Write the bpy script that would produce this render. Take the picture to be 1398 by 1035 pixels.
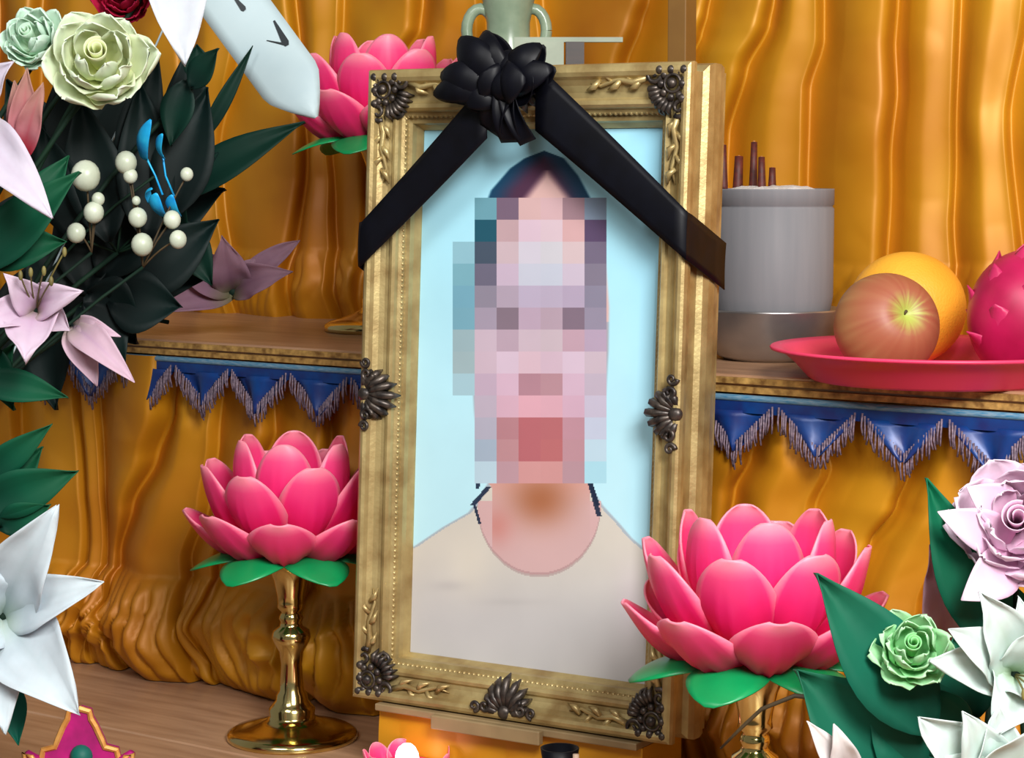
import bpy, bmesh, math, random
from mathutils import Vector, Matrix, noise
random.seed(7)
for o in list(bpy.data.objects): bpy.data.objects.remove(o, do_unlink=True)
SC = bpy.context.scene; COL = SC.collection
PI = math.pi
# ------------------------------------------------------------------ camera
FPX, PSI, PITCH = 3000.0, math.radians(35), math.atan(287.5/3000.0)
CAM = Vector((0, 0, 1.25))
F = Vector((-math.sin(PSI)*math.cos(PITCH), math.cos(PSI)*math.cos(PITCH), -math.sin(PITCH)))
R = Vector((math.cos(PSI), math.sin(PSI), 0)); U = R.cross(F)
cd = bpy.data.cameras.new('camera'); cam = bpy.data.objects.new('camera', cd); COL.objects.link(cam)
cd.sensor_width = 36; cd.lens = FPX*36/1398; cd.clip_start = .05
cam.matrix_world = Matrix(((R.x, U.x, -F.x, CAM.x), (R.y, U.y, -F.y, CAM.y), (R.z, U.z, -F.z, CAM.z), (0, 0, 0, 1)))
SC.camera = cam
# ------------------------------------------------------------------ world, lights, exposure
w = bpy.data.worlds.new('room_light'); SC.world = w; w.use_nodes = True
w.node_tree.nodes['Background'].inputs[0].default_value = (1.0, .97, .93, 1)
w.node_tree.nodes['Background'].inputs[1].default_value = .17
def area(name, loc, target, size, sy, power, col):
    l = bpy.data.lights.new(name, 'AREA'); l.shape = 'RECTANGLE'; l.size = size; l.size_y = sy; l.energy = power; l.color = col
    o = bpy.data.objects.new(name, l); COL.objects.link(o); o.location = loc
    o.rotation_euler = (Vector(target)-Vector(loc)).to_track_quat('-Z', 'Y').to_euler(); return o
area('ceiling_light', (-.7, -.5, 2.6), (-1.0, 1.6, 1.1), .9, .6, 18, (1, 1, .98))
area('key_light', (.35, .3, 2.0), (-1.0, 1.6, 1.1), .6, .6, 48, (1, .99, .97))  # key light added from the right; no window is known there
vs = SC.view_settings; vs.view_transform = 'Standard'; vs.look = 'None'; vs.gamma = 1; vs.use_curve_mapping = False
vs.exposure = .2

# ------------------------------------------------------------------ helpers
def ray(px, py): return F + R*((px-699)/FPX) + U*((517.5-py)/FPX)
def at(px, py, d): return CAM + ray(px, py)*d
def onY(px, py, Y): r = ray(px, py); return CAM + r*((Y-CAM.y)/r.y)
def onZ(px, py, z): r = ray(px, py); return CAM + r*((z-CAM.z)/r.z)
def lin(c):
    return tuple((v/12.92 if v <= .04045 else ((v+.055)/1.055)**2.4) for v in [x/255 for x in c[:3]]) + (1,)
def lerp(a, b, t): return a+(b-a)*t
def mixc(a, b, t): t = max(0, min(1, t)); return tuple(a[i]+(b[i]-a[i])*t for i in range(3))
def sstep(a, b, x):
    t = max(0, min(1, (x-a)/(b-a))) if a != b else float(x > a); return t*t*(3-2*t)
def mat(name, c1, c2=None, rough=.5, metal=0, scale=30, attr=None, sheen=0, sub=0, bump=0, bscale=200, spec=.5, stretch=(1, 1, 1), aniso=0, coat=0):
    m = bpy.data.materials.new(name); m.use_nodes = True; nt = m.node_tree; b = nt.nodes['Principled BSDF']
    def N(t): return nt.nodes.new(t)
    tc = N('ShaderNodeTexCoord'); mp = N('ShaderNodeMapping'); mp.inputs['Scale'].default_value = stretch
    nt.links.new(tc.outputs['Object'], mp.inputs[0])
    nz = N('ShaderNodeTexNoise'); nz.inputs['Scale'].default_value = scale; nz.inputs['Detail'].default_value = 4
    nt.links.new(mp.outputs[0], nz.inputs['Vector'])
    mx = N('ShaderNodeMix'); mx.data_type = 'RGBA'
    c2 = c2 or tuple(min(255, v*.88) for v in c1)
    rp = N('ShaderNodeMapRange'); rp.inputs[1].default_value = .3; rp.inputs[2].default_value = .7
    nt.links.new(nz.outputs[0], rp.inputs[0]); nt.links.new(rp.outputs[0], mx.inputs[0])
    if attr:
        at_ = N('ShaderNodeVertexColor'); at_.layer_name = attr
        hs = N('ShaderNodeHueSaturation'); hs.inputs['Value'].default_value = .9
        nt.links.new(at_.outputs[0], hs.inputs['Color'])
        nt.links.new(at_.outputs[0], mx.inputs[6]); nt.links.new(hs.outputs[0], mx.inputs[7])
    else:
        mx.inputs[6].default_value = lin(c1); mx.inputs[7].default_value = lin(c2)
    nt.links.new(mx.outputs[2], b.inputs['Base Color'])
    b.inputs['Roughness'].default_value = rough; b.inputs['Metallic'].default_value = metal
    b.inputs['Specular IOR Level'].default_value = spec
    if sheen: b.inputs['Sheen Weight'].default_value = sheen
    if coat: b.inputs['Coat Weight'].default_value = coat; b.inputs['Coat Roughness'].default_value = .1
    if sub:
        b.inputs['Subsurface Weight'].default_value = sub; b.inputs['Subsurface Radius'].default_value = (.01, .004, .004); b.inputs['Subsurface Scale'].default_value = 1
    if bump:
        n2 = N('ShaderNodeTexNoise'); n2.inputs['Scale'].default_value = bscale; n2.inputs['Detail'].default_value = 3
        nt.links.new(mp.outputs[0], n2.inputs['Vector'])
        bp = N('ShaderNodeBump'); bp.inputs['Strength'].default_value = bump; bp.inputs['Distance'].default_value = .002
        nt.links.new(n2.outputs[0], bp.inputs['Height']); nt.links.new(bp.outputs[0], b.inputs['Normal'])
    return m
M = {
 'satin': mat('gold_satin', (202, 144, 20), (178, 106, 10), .5, .16, 5),
 'frame': mat('antique_gold', (192, 172, 118), (148, 122, 76), .38, .5, 40, bump=.1, bscale=300),
 'orn': mat('dark_patina', (92, 82, 74), (40, 36, 36), .38, .6, 160),
 'board': mat('backing_board', (90, 70, 50), None, .8),
 'black': mat('black_satin', (5, 5, 10), (8, 9, 18), .45, 0, 60, spec=.18),
 'brass': mat('polished_brass', (222, 204, 140), (204, 182, 112), .14, 1, 30),
 'wood': mat('tan_wood', (184, 144, 112), (154, 116, 88), .32, 0, 10, stretch=(1, 9, 9), bump=.05),
 'trim': mat('gold_lace_trim', (206, 164, 92), (120, 84, 40), .5, .2, 140),
 'blue': mat('blue_satin', (10, 62, 128), (24, 40, 100), .38, .1, 60),
 'cyan': mat('pale_blue_piping', (40, 116, 156), (130, 156, 172), .4, .1, 160, stretch=(1, 8, 8)),
 'fringe': mat('grey_violet_fringe', (142, 122, 134), (70, 56, 76), .6, 0, 400),
 'lotus': mat('pink_translucent_plastic', (240, 60, 110), None, .42, 0, 10, attr='Col', sub=.3, spec=.35),
 'sepal': mat('green_plastic', (0, 150, 84), (0, 128, 70), .35, 0, 20),
 'petal': mat('silk_petal', (240, 240, 240), None, .7, 0, 60, attr='Col', sub=.12, spec=.2),
 'leaf': mat('silk_leaf', (8, 84, 56), (4, 54, 40), .6, 0, 40, attr='Col', spec=.22),
 'stem': mat('stem_green', (18, 46, 30), (10, 30, 22), .7, spec=.2),
 'twig': mat('dark_twig', (84, 66, 36), (48, 40, 26), .7),
 'print': mat('portrait_print', (200, 200, 200), None, .55, 0, 10, attr='Col', spec=.3),
 'plaster': mat('plaster_wall', (200, 190, 175), None, .9, 0, 6),
 'floor': mat('tiled_floor', (120, 105, 92), (104, 90, 80), .4, 0, 5),
 'ash_pot': mat('grey_glazed_pot', (126, 124, 127), (114, 114, 118), .7, 0, 14, stretch=(6, 6, .5)),
 'ash': mat('white_ash', (220, 215, 212), (190, 184, 180), .95, 0, 300, bump=.6, bscale=600),
 'incense': mat('maroon_incense', (96, 30, 20), (52, 18, 14), .6, 0, 200),
 'incense_core': mat('incense_stick_tan', (170, 110, 50), None, .7),
 'silver': mat('brushed_steel', (180, 176, 174), (160, 156, 156), .32, .85, 30),
 'plate': mat('pink_plastic_plate', (232, 62, 104), (226, 54, 96), .4, 0, 10),
 'orange': mat('orange_peel', (232, 168, 48), (224, 146, 34), .55, 0, 14, bump=.25, bscale=500),
 'dragon': mat('dragon_fruit_skin', (186, 22, 82), (150, 12, 58), .4, 0, 26),
 'bract': mat('dragon_fruit_bract', (196, 44, 96), (170, 24, 76), .45, 0, 60),
 'celadon': mat('celadon_glaze', (142, 158, 134), (116, 134, 112), .25, 0, 40),
 'darkwood': mat('dark_wood', (48, 30, 20), (28, 18, 14), .45, 0, 20, stretch=(1, 1, 8)),
 'brownpost': mat('brown_post', (126, 90, 40), (112, 78, 34), .5, 0, 20),
 'boxgrey': mat('grey_green_lacquer', (150, 160, 140), None, .5),
 'ribbonwhite': mat('white_ribbon', (178, 196, 200), (168, 188, 194), .55, 0, 20, sheen=.2),
 'ink': mat('black_ink', (8, 20, 26), (10, 26, 34), .6),
 'bluefoil': mat('blue_foil', (40, 196, 245), (10, 140, 225), .4, .1, 60),
 'magenta': mat('magenta_felt', (200, 10, 126), (150, 8, 96), .6, 0, 50),
 'goldcord': mat('gold_cord', (240, 180, 100), (214, 140, 60), .4, .3, 100),
 'teal': mat('teal_felt', (0, 110, 96), None, .6),
 'berry': mat('white_berry', (204, 210, 192), (166, 176, 152), .35, 0, 40),
 'stamen': mat('stamen', (140, 130, 70), (90, 80, 40), .6),
 'vase': mat('dark_vase', (36, 48, 46), (24, 34, 34), .3),
 'bulb': mat('frosted_bulb', (250, 225, 225), None, .4),
 'ledge': mat('beige_ledge', (160, 136, 98), (140, 118, 84), .5, .2, 30),
 'pale_rod': mat('pale_rod', (206, 176, 150), None, .5),
}
def obj(name, verts, faces, m, parent=None, smooth=True, origin=None, cols=None, solid=0):
    """verts in world coordinates, made local to the parent thing (unrotated) or to `origin`"""
    base = Vector(origin) if origin is not None else (Vector(parent['_o']) if parent is not None and '_o' in parent else Vector((0, 0, 0)))
    me = bpy.data.meshes.new(name)
    me.from_pydata([tuple(Vector(v)-base) for v in verts], [], faces)
    if cols is not None:
        a = me.color_attributes.new('Col', 'FLOAT_COLOR', 'POINT')
        a.data.foreach_set('color', [x for c in cols for x in lin(c)])
    me.materials.append(M[m] if isinstance(m, str) else m)
    me.update()
    if smooth: me.polygons.foreach_set('use_smooth', [True]*len(me.polygons))
    o = bpy.data.objects.new(name, me); COL.objects.link(o)
    if parent is not None:
        o.parent = parent
        if '_o' in parent: o['_o'] = parent['_o']
    elif origin is not None: o.location = base
    if solid:
        s = o.modifiers.new('thickness', 'SOLIDIFY'); s.thickness = solid; s.offset = 0
    return o
def tag(o, label, cat, group=None, kind=None):
    o['label'] = label; o['category'] = cat
    if group: o['group'] = group
    if kind: o['kind'] = kind
    return o
def thing(name, label, cat, loc, group=None):
    o = bpy.data.objects.new(name, None); COL.objects.link(o); o.location = loc; o.empty_display_size = .02
    o['_o'] = tuple(loc); return tag(o, label, cat, group)
def box(a, b):
    x0, y0, z0 = a; x1, y1, z1 = b
    v = [(x0, y0, z0), (x1, y0, z0), (x1, y1, z0), (x0, y1, z0), (x0, y0, z1), (x1, y0, z1), (x1, y1, z1), (x0, y1, z1)]
    return v, [(0, 3, 2, 1), (4, 5, 6, 7), (0, 1, 5, 4), (1, 2, 6, 5), (2, 3, 7, 6), (3, 0, 4, 7)]
def bevel(o, w=.002, seg=2):
    b = o.modifiers.new('bevel', 'BEVEL'); b.width = w; b.segments = seg; b.limit_method = 'ANGLE'; return o
def lathe(prof, c, seg=40, cap=True, axis=None):
    v, f = [], []
    n = len(prof)
    for r, h in prof:
        for k in range(seg):
            a = 2*PI*k/seg; v.append(Vector((r*math.cos(a), r*math.sin(a), h)))
    for i in range(n-1):
        for k in range(seg):
            k2 = (k+1) % seg; f.append((i*seg+k, i*seg+k2, (i+1)*seg+k2, (i+1)*seg+k))
    if cap:
        f.append(tuple(range(seg-1, -1, -1))); f.append(tuple((n-1)*seg+k for k in range(seg)))
    c = Vector(c)
    if axis is not None:
        q = Vector((0, 0, 1)).rotation_difference(Vector(axis).normalized()); v = [q @ p for p in v]
    return [p+c for p in v], f
def tube(pts, radii, seg=8, cap=True):
    pts = [Vector(p) for p in pts]; n = len(pts)
    if not hasattr(radii, '__len__'): radii = [radii]*n
    v, f = [], []; up = Vector((.31, .2, .93)).normalized()
    for i, p in enumerate(pts):
        t = (pts[min(i+1, n-1)]-pts[max(i-1, 0)]).normalized()
        a = t.cross(up)
        if a.length < 1e-3: a = t.cross(Vector((1, 0, 0)))
        a.normalize(); b = t.cross(a); up = (a.cross(t)).normalized()
        for k in range(seg):
            an = 2*PI*k/seg; v.append(p+(a*math.cos(an)+b*math.sin(an))*radii[i])
    for i in range(n-1):
        for k in range(seg):
            k2 = (k+1) % seg; f.append((i*seg+k, i*seg+k2, (i+1)*seg+k2, (i+1)*seg+k))
    if cap: f.append(tuple(range(seg-1, -1, -1))); f.append(tuple((n-1)*seg+k for k in range(seg)))
    return v, f
def bez(a, b, c, n=10, d=None):
    a, b, c = Vector(a), Vector(b), Vector(c); out = []
    for i in range(n+1):
        t = i/n
        out.append(a*(1-t)**2+b*2*t*(1-t)+c*t*t)
    return out
def ball(c, rad, seg=14, ring=9, sq=(1, 1, 1), rot=None):
    v, f = [], []; c = Vector(c)
    for i in range(ring+1):
        th = PI*i/ring
        for k in range(seg):
            a = 2*PI*k/seg; p = Vector((rad*sq[0]*math.sin(th)*math.cos(a), rad*sq[1]*math.sin(th)*math.sin(a), rad*sq[2]*math.cos(th)))
            v.append(c+((rot @ p) if rot else p))
    for i in range(ring):
        for k in range(seg):
            k2 = (k+1) % seg; f.append((i*seg+k, (i+1)*seg+k, (i+1)*seg+k2, i*seg+k2))
    return v, f
def join(*parts):
    V, Fc = [], []
    for v, f in parts:
        o = len(V); V += list(v); Fc += [tuple(i+o for i in q) for q in f]
    return V, Fc

# ------------------------------------------------------------------ setting
Z_LOW, Z_SH, YR, YS = 1.25-.507, 1.25-.166, 1.574, 1.555      # lower board, shelf top, riser cloth, shelf front edge
YB = YS+.345
def struct(name, v, f, m): o = obj(name, v, f, m, smooth=False); o['kind'] = 'structure'; return o
struct('floor', *box((-4, -3, -.05), (3, 2.6, 0)), 'floor')
struct('wall_back', *box((-4, 2.3, 0), (3, 2.4, 3)), 'plaster')

# altar: stepped table
AX0, AX1 = -2.35, .25
al = thing('altar_table', 'tan wooden altar table carrying the two lower lotus lamps and the frame', 'table', ((AX0+AX1)/2, 1.5, 0))
sh = thing('altar_shelf', 'tan wooden altar shelf with gold edge trim carrying fruit and incense', 'shelf', ((AX0+AX1)/2, YS, Z_LOW))
bk = thing('back_board', 'tall wooden board behind the upper gold satin drape', 'board', ((AX0+AX1)/2, YB+.045, Z_SH))
yj = onZ(330, 1031, Z_LOW).y
bevel(obj('plank', *box((AX0, yj+.0012, Z_LOW-.022), (AX1, YB+.06, Z_LOW)), 'wood', al, False), .0015)
bevel(obj('plank', *box((AX0, yj-.165, Z_LOW-.022), (AX1, yj-.0012, Z_LOW)), 'wood', al, False), .0015)
bevel(obj('plank', *box((AX0, 1.0, Z_LOW-.022), (AX1, yj-.1674, Z_LOW)), 'wood', al, False), .0015)
bevel(obj('shelf_board', *box((AX0, YS, Z_SH-.014), (AX1, YB+.06, Z_SH)), 'wood', sh, False), .002)
obj('riser_panel', *box((AX0, YR+.03, Z_LOW), (AX1, YR+.045, Z_SH-.014)), 'wood', sh, False)
obj('front_panel', *box((AX0, 1.03, .02), (AX1, 1.05, Z_LOW-.022)), 'wood', al, False)
for x in (AX0, AX1-.02): obj('side_panel', *box((x, 1.05, .0), (x+.02, YB+.06, Z_LOW-.022)), 'wood', al, False)
obj('back_panel', *box((AX0, YB+.045, Z_SH), (AX1, YB+.06, Z_SH+.62)), 'wood', bk, False)
tv = []
for k in range(2):
    obj('edge_trim', *box((AX0, YS-.004-.002*k, Z_SH-.007-.007*k), (AX1, YS, Z_SH-.002-.007*k)), 'trim', sh, False)

# ------------------------------------------------------------------ satin drapes
def drape(name, label, Y, zlo, zhi, curves, amp, seed, step=.0035, ruffle=None, loose=0):
    """pleated cloth: every curve is a crease (pixels traced on the cloth plane); the cloth bulges between creases"""
    cs = []
    for c in curves:
        pts = sorted([(onY(x, y, Y).z, onY(x, y, Y).x) for x, y in c['p']])
        cs.append((pts, c.get('s', .75), c.get('a', 1)))
    def cx(pts, z):
        if z <= pts[0][0]: return pts[0][1]
        if z >= pts[-1][0]: return pts[-1][1]
        for i in range(len(pts)-1):
            if pts[i][0] <= z <= pts[i+1][0]:
                t = (z-pts[i][0])/(pts[i+1][0]-pts[i][0]); t = t*t*(3-2*t)*.6+t*.4
                return lerp(pts[i][1], pts[i+1][1], t)
    x0, x1 = AX0+.02, AX1-.02
    nz = int((zhi-zlo)/step); zs_ = [lerp(zlo, zhi, j/nz) for j in range(nz+1)]
    zm = (zlo+zhi)/2
    cs.sort(key=lambda c_: cx(c_[0], zm))
    bd = [([(zm, x0)], .5, .6)]+[c_ for c_ in cs if x0+.03 < cx(c_[0], zm) < x1-.03]
    # plain pleats fill the stretches of cloth where no crease was traced
    full = [bd[0]]
    for c_ in bd[1:]+[([(zm, x1)], .6, .6)]:
        xa, xb = cx(full[-1][0], zm), cx(c_[0], zm); m_ = int((xb-xa)/.13)
        prev = full[-1]
        for i in range(1, m_+1): full.append(([(z_, lerp(cx(prev[0], z_), cx(c_[0], z_), i/(m_+1))+.006*noise.noise(Vector((i*3.1, z_*6, seed)))) for z_ in zs_[::6]], .75, .8))
        full.append(c_)
    NA, NB = 40, 9; V = []
    for z in zs_:
        bx = [cx(c_[0], z) for c_ in full]
        for i in range(1, len(bx)): bx[i] = max(bx[i], bx[i-1]+.012)
        row = []
        for k in range(len(full)-1):
            xa, xb = bx[k], bx[k+1]; wd = xb-xa; s, a = full[k+1][1], full[k+1][2]
            A = min(amp*a, .42*wd); sharp = s > .65
            for i in range(NA+NB):
                if i < NA:
                    t = i/(NA-1); x = lerp(xa, xb, t*.97); h = (math.sin(.5*PI*t)**1.25 if sharp else math.sin(PI*.5*min(1, t*1.5))**1.4*(1-.35*sstep(.6, 1, t)))
                else:
                    t = (i-NA+1)/(NB+1); top = 1 if sharp else .65
                    lip = (.0045 if sharp else .001)*math.sin(PI*t)
                    x = lerp(xa+.97*wd, xb, t)+lip*min(1, wd/.05); h = top*math.cos(.5*PI*t)**.8
                d = A*h
                d += amp*.5*noise.noise(Vector((x*5+seed, z*4, seed)))*min(1, h+.4)+amp*.16*noise.noise(Vector((x*14+z*9, z*11-x*5, seed+2)))
                d += amp*.28*max(0, noise.noise(Vector((x*6+z*11, z*9-x*8, seed+5))))*h
                if ruffle:
                    zr, hr, dr = ruffle; u = (z-zlo)/hr
                    if u < 1.4:
                        wv = noise.noise(Vector((x*9, 3.3, seed)))*.35
                        pr = max(0, math.sin(PI*min(1, max(0, (u+wv*.4)/1.25))))**.7
                        wx = x+.012*noise.noise(Vector((x*12, z*22, 2.5))); wz = z+.012*noise.noise(Vector((x*22, z*12, 7.5)))
                        rn = 1-abs(noise.noise(Vector((wx*17, wz*26, seed+4))))*2.2
                        rn2 = 1-abs(noise.noise(Vector((wx*40+wz*24, wz*36, seed+9))))*2
                        ph = x*330+14*noise.noise(Vector((x*7, z*16, seed+1)))+26*(z-zlo)*math.sin(x*19)
                        gth = abs(math.sin(ph*.5))**.8
                        d += dr*pr*(.42+.36*rn+.10*rn2+.36*gth)
                row.append((x, Y-d, z))
        V.append(row)
    nx = len(V[0]); V = [p for r_ in V for p in r_]
    Fc = [(j*nx+i, j*nx+i+1, (j+1)*nx+i+1, (j+1)*nx+i) for j in range(nz) for i in range(nx-1)]
    th = thing(name, label, 'drape', ((x0+x1)/2, Y, zlo))
    obj('satin_cloth', V, Fc, 'satin', th)
    return th
upper = [dict(p=p, s=s, a=a) for p, s, a in [
 ([(-60, 0), (-50, 430)], .7, 1), ([(60, 0), (50, 430)], .7, 1), ([(150, 0), (170, 430)], .3, 1), ([(255, 0), (262, 200), (250, 430)], .7, .8),
 ([(330, 60), (300, 200), (325, 430)], .35, .9), ([(405, 0), (420, 200), (400, 430)], .7, .9), ([(470, 0), (455, 200), (470, 430)], .3, .8),
 ([(578, 0), (574, 40), (548, 85), (510, 160), (500, 430)], .8, 1), ([(668, 0), (660, 100), (650, 400)], .5, 1), ([(742, 0), (748, 100), (740, 400)], .4, .8), ([(885, 0), (876, 30), (858, 90), (840, 300)], .8, 1.1),
 ([(1056, 0), (1050, 35), (1022, 95), (996, 180), (985, 420)], .86, 1.2), ([(1128, 0), (1126, 55), (1108, 120), (1104, 260), (1110, 430)], .6, .8),
 ([(1228, 0), (1223, 60), (1227, 130), (1219, 220), (1208, 430)], .9, 1.2), ([(1312, 70), (1306, 200), (1302, 300), (1310, 430)], .5, .7), ([(1405, 0), (1380, 150), (1400, 430)], .5, 1.1), ([(1500, 0), (1490, 400)], .7, 1)]]
drape('back_drape', 'gold satin drape hanging behind the fruit and upper lotus lamp', YB-.005, Z_SH, Z_SH+.58, upper, .026, 3.1, ruffle=(0, .06, .010))
lower = [dict(p=p, s=s, a=a) for p, s, a in [
 ([(-70, 500), (-60, 950)], .6, 1), ([(30, 500), (40, 950)], .6, 1), ([(112, 500), (122, 700), (105, 950)], .6, .7), ([(140, 520), (148, 700), (140, 950)], .4, .6),
 ([(246, 505), (240, 560), (216, 622), (186, 690), (166, 752), (163, 820), (176, 872), (190, 950)], .9, 1.3), ([(305, 520), (300, 600), (285, 690), (262, 760), (280, 900)], .35, 1),
 ([(372, 520), (376, 590), (350, 650), (300, 760), (296, 860), (306, 950)], .8, 1), ([(452, 520), (450, 620), (425, 760), (430, 950)], .7, .9), ([(520, 520), (530, 950)], .5, 1), ([(610, 520), (620, 950)], .5, 1), ([(720, 520), (710, 950)], .5, 1), ([(830, 520), (820, 950)], .5, 1), ([(930, 520), (920, 950)], .6, 1),
 ([(1034, 590), (1026, 625), (1004, 668), (992, 730), (985, 950)], .85, 1.1), ([(1124, 590), (1135, 640), (1112, 690), (1085, 800), (1075, 950)], .5, 1),
 ([(1252, 600), (1238, 650), (1222, 690), (1186, 738), (1168, 800), (1160, 950)], .85, 1.3), ([(1350, 600), (1320, 700), (1260, 820), (1240, 950)], .6, 1), ([(1440, 600), (1430, 950)], .6, 1)]]
drape('riser_drape', 'gold satin drape below the shelf with a scrunched ruffled hem', YR+.012, Z_LOW+.001, Z_SH-.016, lower, .027, 8.4, ruffle=(0, .085, .034))

# blue valance with fringed pennants
va = thing('valance', 'blue fringed valance of pointed pennants under the shelf edge', 'valance', ((AX0+AX1)/2, YS, Z_SH-.02))
zt = Z_SH-.0145
pts = [(AX0+(AX1-AX0)*i/120, YS-.003, zt-.004) for i in range(121)]
obj('piping', *tube(pts, .0030, 8), 'cyan', va)
ob = obj('band', *box((AX0, YS-.004, zt-.016), (AX1, YS-.0015, zt-.003)), 'blue', va, False)
xs0 = onY(207, 530, YS).x; per = .073; k0 = int((AX0-xs0)/per)
kk = k0
while True:
    xc = xs0+kk*per
    if xc > AX1-.04: break
    if xc > AX0+.04:
        n = 10; V, Fc = [], []; hw = per*.47; dep = .030+.006*random.random(); jit = random.uniform(-.004, .004)
        for j in range(7):
            t = j/6
            for i in range(n+1):
                s = -1+2*i/n
                V.append((xc+jit*t+s*hw*(1-t*.93), YS-.004-.0035*math.sin(s*4+kk)-.003*t, zt-.014-dep*t))
        for j in range(6):
            for i in range(n):
                a = j*(n+1)+i; Fc.append((a, a+1, a+n+2, a+n+1))
        pn = obj('pennant', V, Fc, 'blue', va, True, solid=.0008)
        P = []
        for i in range(31):
            s = -1+2*i/30; z0 = zt-.013-dep*(1-abs(s))*.93; ln = random.uniform(.012, .019)
            x = xc+jit*(1-abs(s))+s*hw*.97; y = YS-.0075+random.uniform(-.001, .001)
            P.append(tube([(x, y, z0+.004), (x+random.uniform(-.001, .001), y-.001, z0-ln*.5), (x+random.uniform(-.0015, .0015), y, z0-ln)], .00085, 4))
        fo = obj('fringe', *join(*P), 'fringe', pn); fo['kind'] = 'stuff'
    kk += 1

# ------------------------------------------------------------------ framed portrait
RZ, LEAN = math.radians(3.5), math.radians(3.2)
FM = Matrix.Rotation(RZ, 3, 'Z') @ Matrix.Rotation(-LEAN, 3, 'X')
P0 = at(715, 540, 1.757)
def fl(px, py, y=0, base=P0):
    """pixel -> frame local (x, z) on the plane local y"""
    n = FM @ Vector((0, 1, 0)); r = ray(px, py); q = base+n*y
    p = CAM+r*((q-CAM).dot(n)/r.dot(n)); l = FM.transposed() @ (p-base); return l
c = [fl(497, 95), fl(940, 80), fl(918, 1017), fl(481, 957)]
xl, xr = (c[0].x+c[3].x)/2, (c[1].x+c[2].x)/2; zb, ztp = (c[2].z+c[3].z)/2, (c[0].z+c[1].z)/2
FW, FH = xr-xl, ztp-zb
BASE = P0 + FM @ Vector(((xl+xr)/2, 0, zb))
print('frame', FW, FH, BASE)
def fx(px, py, y=0): return fl(px, py, y, BASE)
fr = thing('picture_frame', 'ornate gilded picture frame holding a memorial portrait of a person in a beige shirt', 'picture frame', BASE)
fr.rotation_euler = (-LEAN, 0, RZ); fr['_o'] = (0, 0, 0)
DEP = .067
K = .83
prof = [(.004, DEP), (.004, .062), (.001, .059), (-.001, .050), (-.001, .040), (.001, .033), (.006, .030), (.0065, .020), (.004, .016), (.001, .011), (.0005, .006), (.0015, .002), (.004, .0005), (.007, 0), (.010, .0015), (.012, .005),
        (.016, .0085), (.021, .0105), (.025, .011), (.027, .009), (.030, .0085), (.032, .011), (.033, .0145), (.036, .016), (.037, .020), (.041, .021), (.042, .026), (.0455, .0315), (.0455, .037)]
prof = [(u*K, y) for u, y in prof]
def corner(cx_, cz_, u): return (cx_*(FW/2-u), (u*1.04 if cz_ < 0 else FH-u*1.3))
rails = [((-1, -1), (1, -1)), ((1, -1), (1, 1)), ((1, 1), (-1, 1)), ((-1, 1), (-1, -1))]
for a, b in rails:
    V, Fc = [], []
    for u, y in prof:
        for e in (a, b): x, z = corner(e[0], e[1], u); V.append((x, y, z))
    for i in range(len(prof)-1): Fc.append((2*i, 2*i+2, 2*i+3, 2*i+1))
    o = obj('rail', V, Fc, 'frame', fr, False)
    ub, yb = .0355*K, .0175                                   # row of beads
    xa, za = corner(a[0], a[1], ub); xb, zb_ = corner(b[0], b[1], ub); L = math.hypot(xb-xa, zb_-za); n = int(L/.0046)
    P = [ball((lerp(xa, xb, (i+.5)/n), yb, lerp(za, zb_, (i+.5)/n)), .0021, 6, 4) for i in range(n)]
    bo = obj('beading', *join(*P), 'frame', o); bo['kind'] = 'stuff'
obj('backing', *box((-FW/2+.02, .039, .02), (FW/2-.02, DEP-.004, FH-.02)), 'board', fr, False)
# corner ornaments
def xf(parts, sx, sz, ox, oz):
    v, f = parts
    flip = sx*sz < 0
    return [Vector((ox+sx*p[0], p[1], oz+sz*p[2])) for p in v], ([tuple(reversed(q)) for q in f] if flip else f)
def scroll(cx_, cz_, r0, turns, a0, rad, y, n=22, grow=1):
    pts, rr = [], []
    for i in range(n+1):
        t = i/n; a = a0+turns*2*PI*t; r = r0*(1-t*.78)
        pts.append((cx_+r*math.cos(a), y-.002*t, cz_+r*math.sin(a))); rr.append(rad*(1-.45*t))
    return tube(pts, rr, 6)
def rosette(cx_, cz_, r, y):
    P = [ball((cx_, y-.003, cz_), r*.34, 12, 8, (1, .8, 1))]
    ring = [(cx_+r*.55*math.cos(2*PI*i/24), y-.0015, cz_+r*.55*math.sin(2*PI*i/24)) for i in range(25)]
    P.append(tube(ring, r*.1, 6, False))
    for i in range(9):
        a = 2*PI*i/9; P.append(ball((cx_+r*.85*math.cos(a), y, cz_+r*.85*math.sin(a)), r*.26, 8, 6, (1, .8, 1)))
    return P
def corner_orn():
    P = rosette(.0165, -.0175, .0125, .003)
    P += [scroll(.034, -.010, .0075, 1.3, 2.6, .0022, .004), scroll(.011, -.036, .0075, -1.3, -1.0, .0022, .004),
          scroll(.033, -.026, .006, 1.2, 1.0, .002, .009), scroll(.026, -.035, .006, -1.2, .4, .002, .010)]
    for i in range(7):
        a = -PI*.06-i*PI*.063; P.append(tube([(.0165+.013*math.cos(a), .006, -.0175+.013*math.sin(a)), (.0165+.021*math.cos(a), .003, -.0175+.021*math.sin(a)), (.0165+.026*math.cos(a), .010, -.0175+.026*math.sin(a))], [.0022, .0026, .0008], 6))
    for (x, z) in ((.005, -.005), (.006, -.016), (.016, -.005), (.026, -.005), (.006, -.027)):
        P.append(ball((x+.002, .002, z-.002), .0036, 8, 6, (1, .9, 1)))
    return join(*P)
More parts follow.
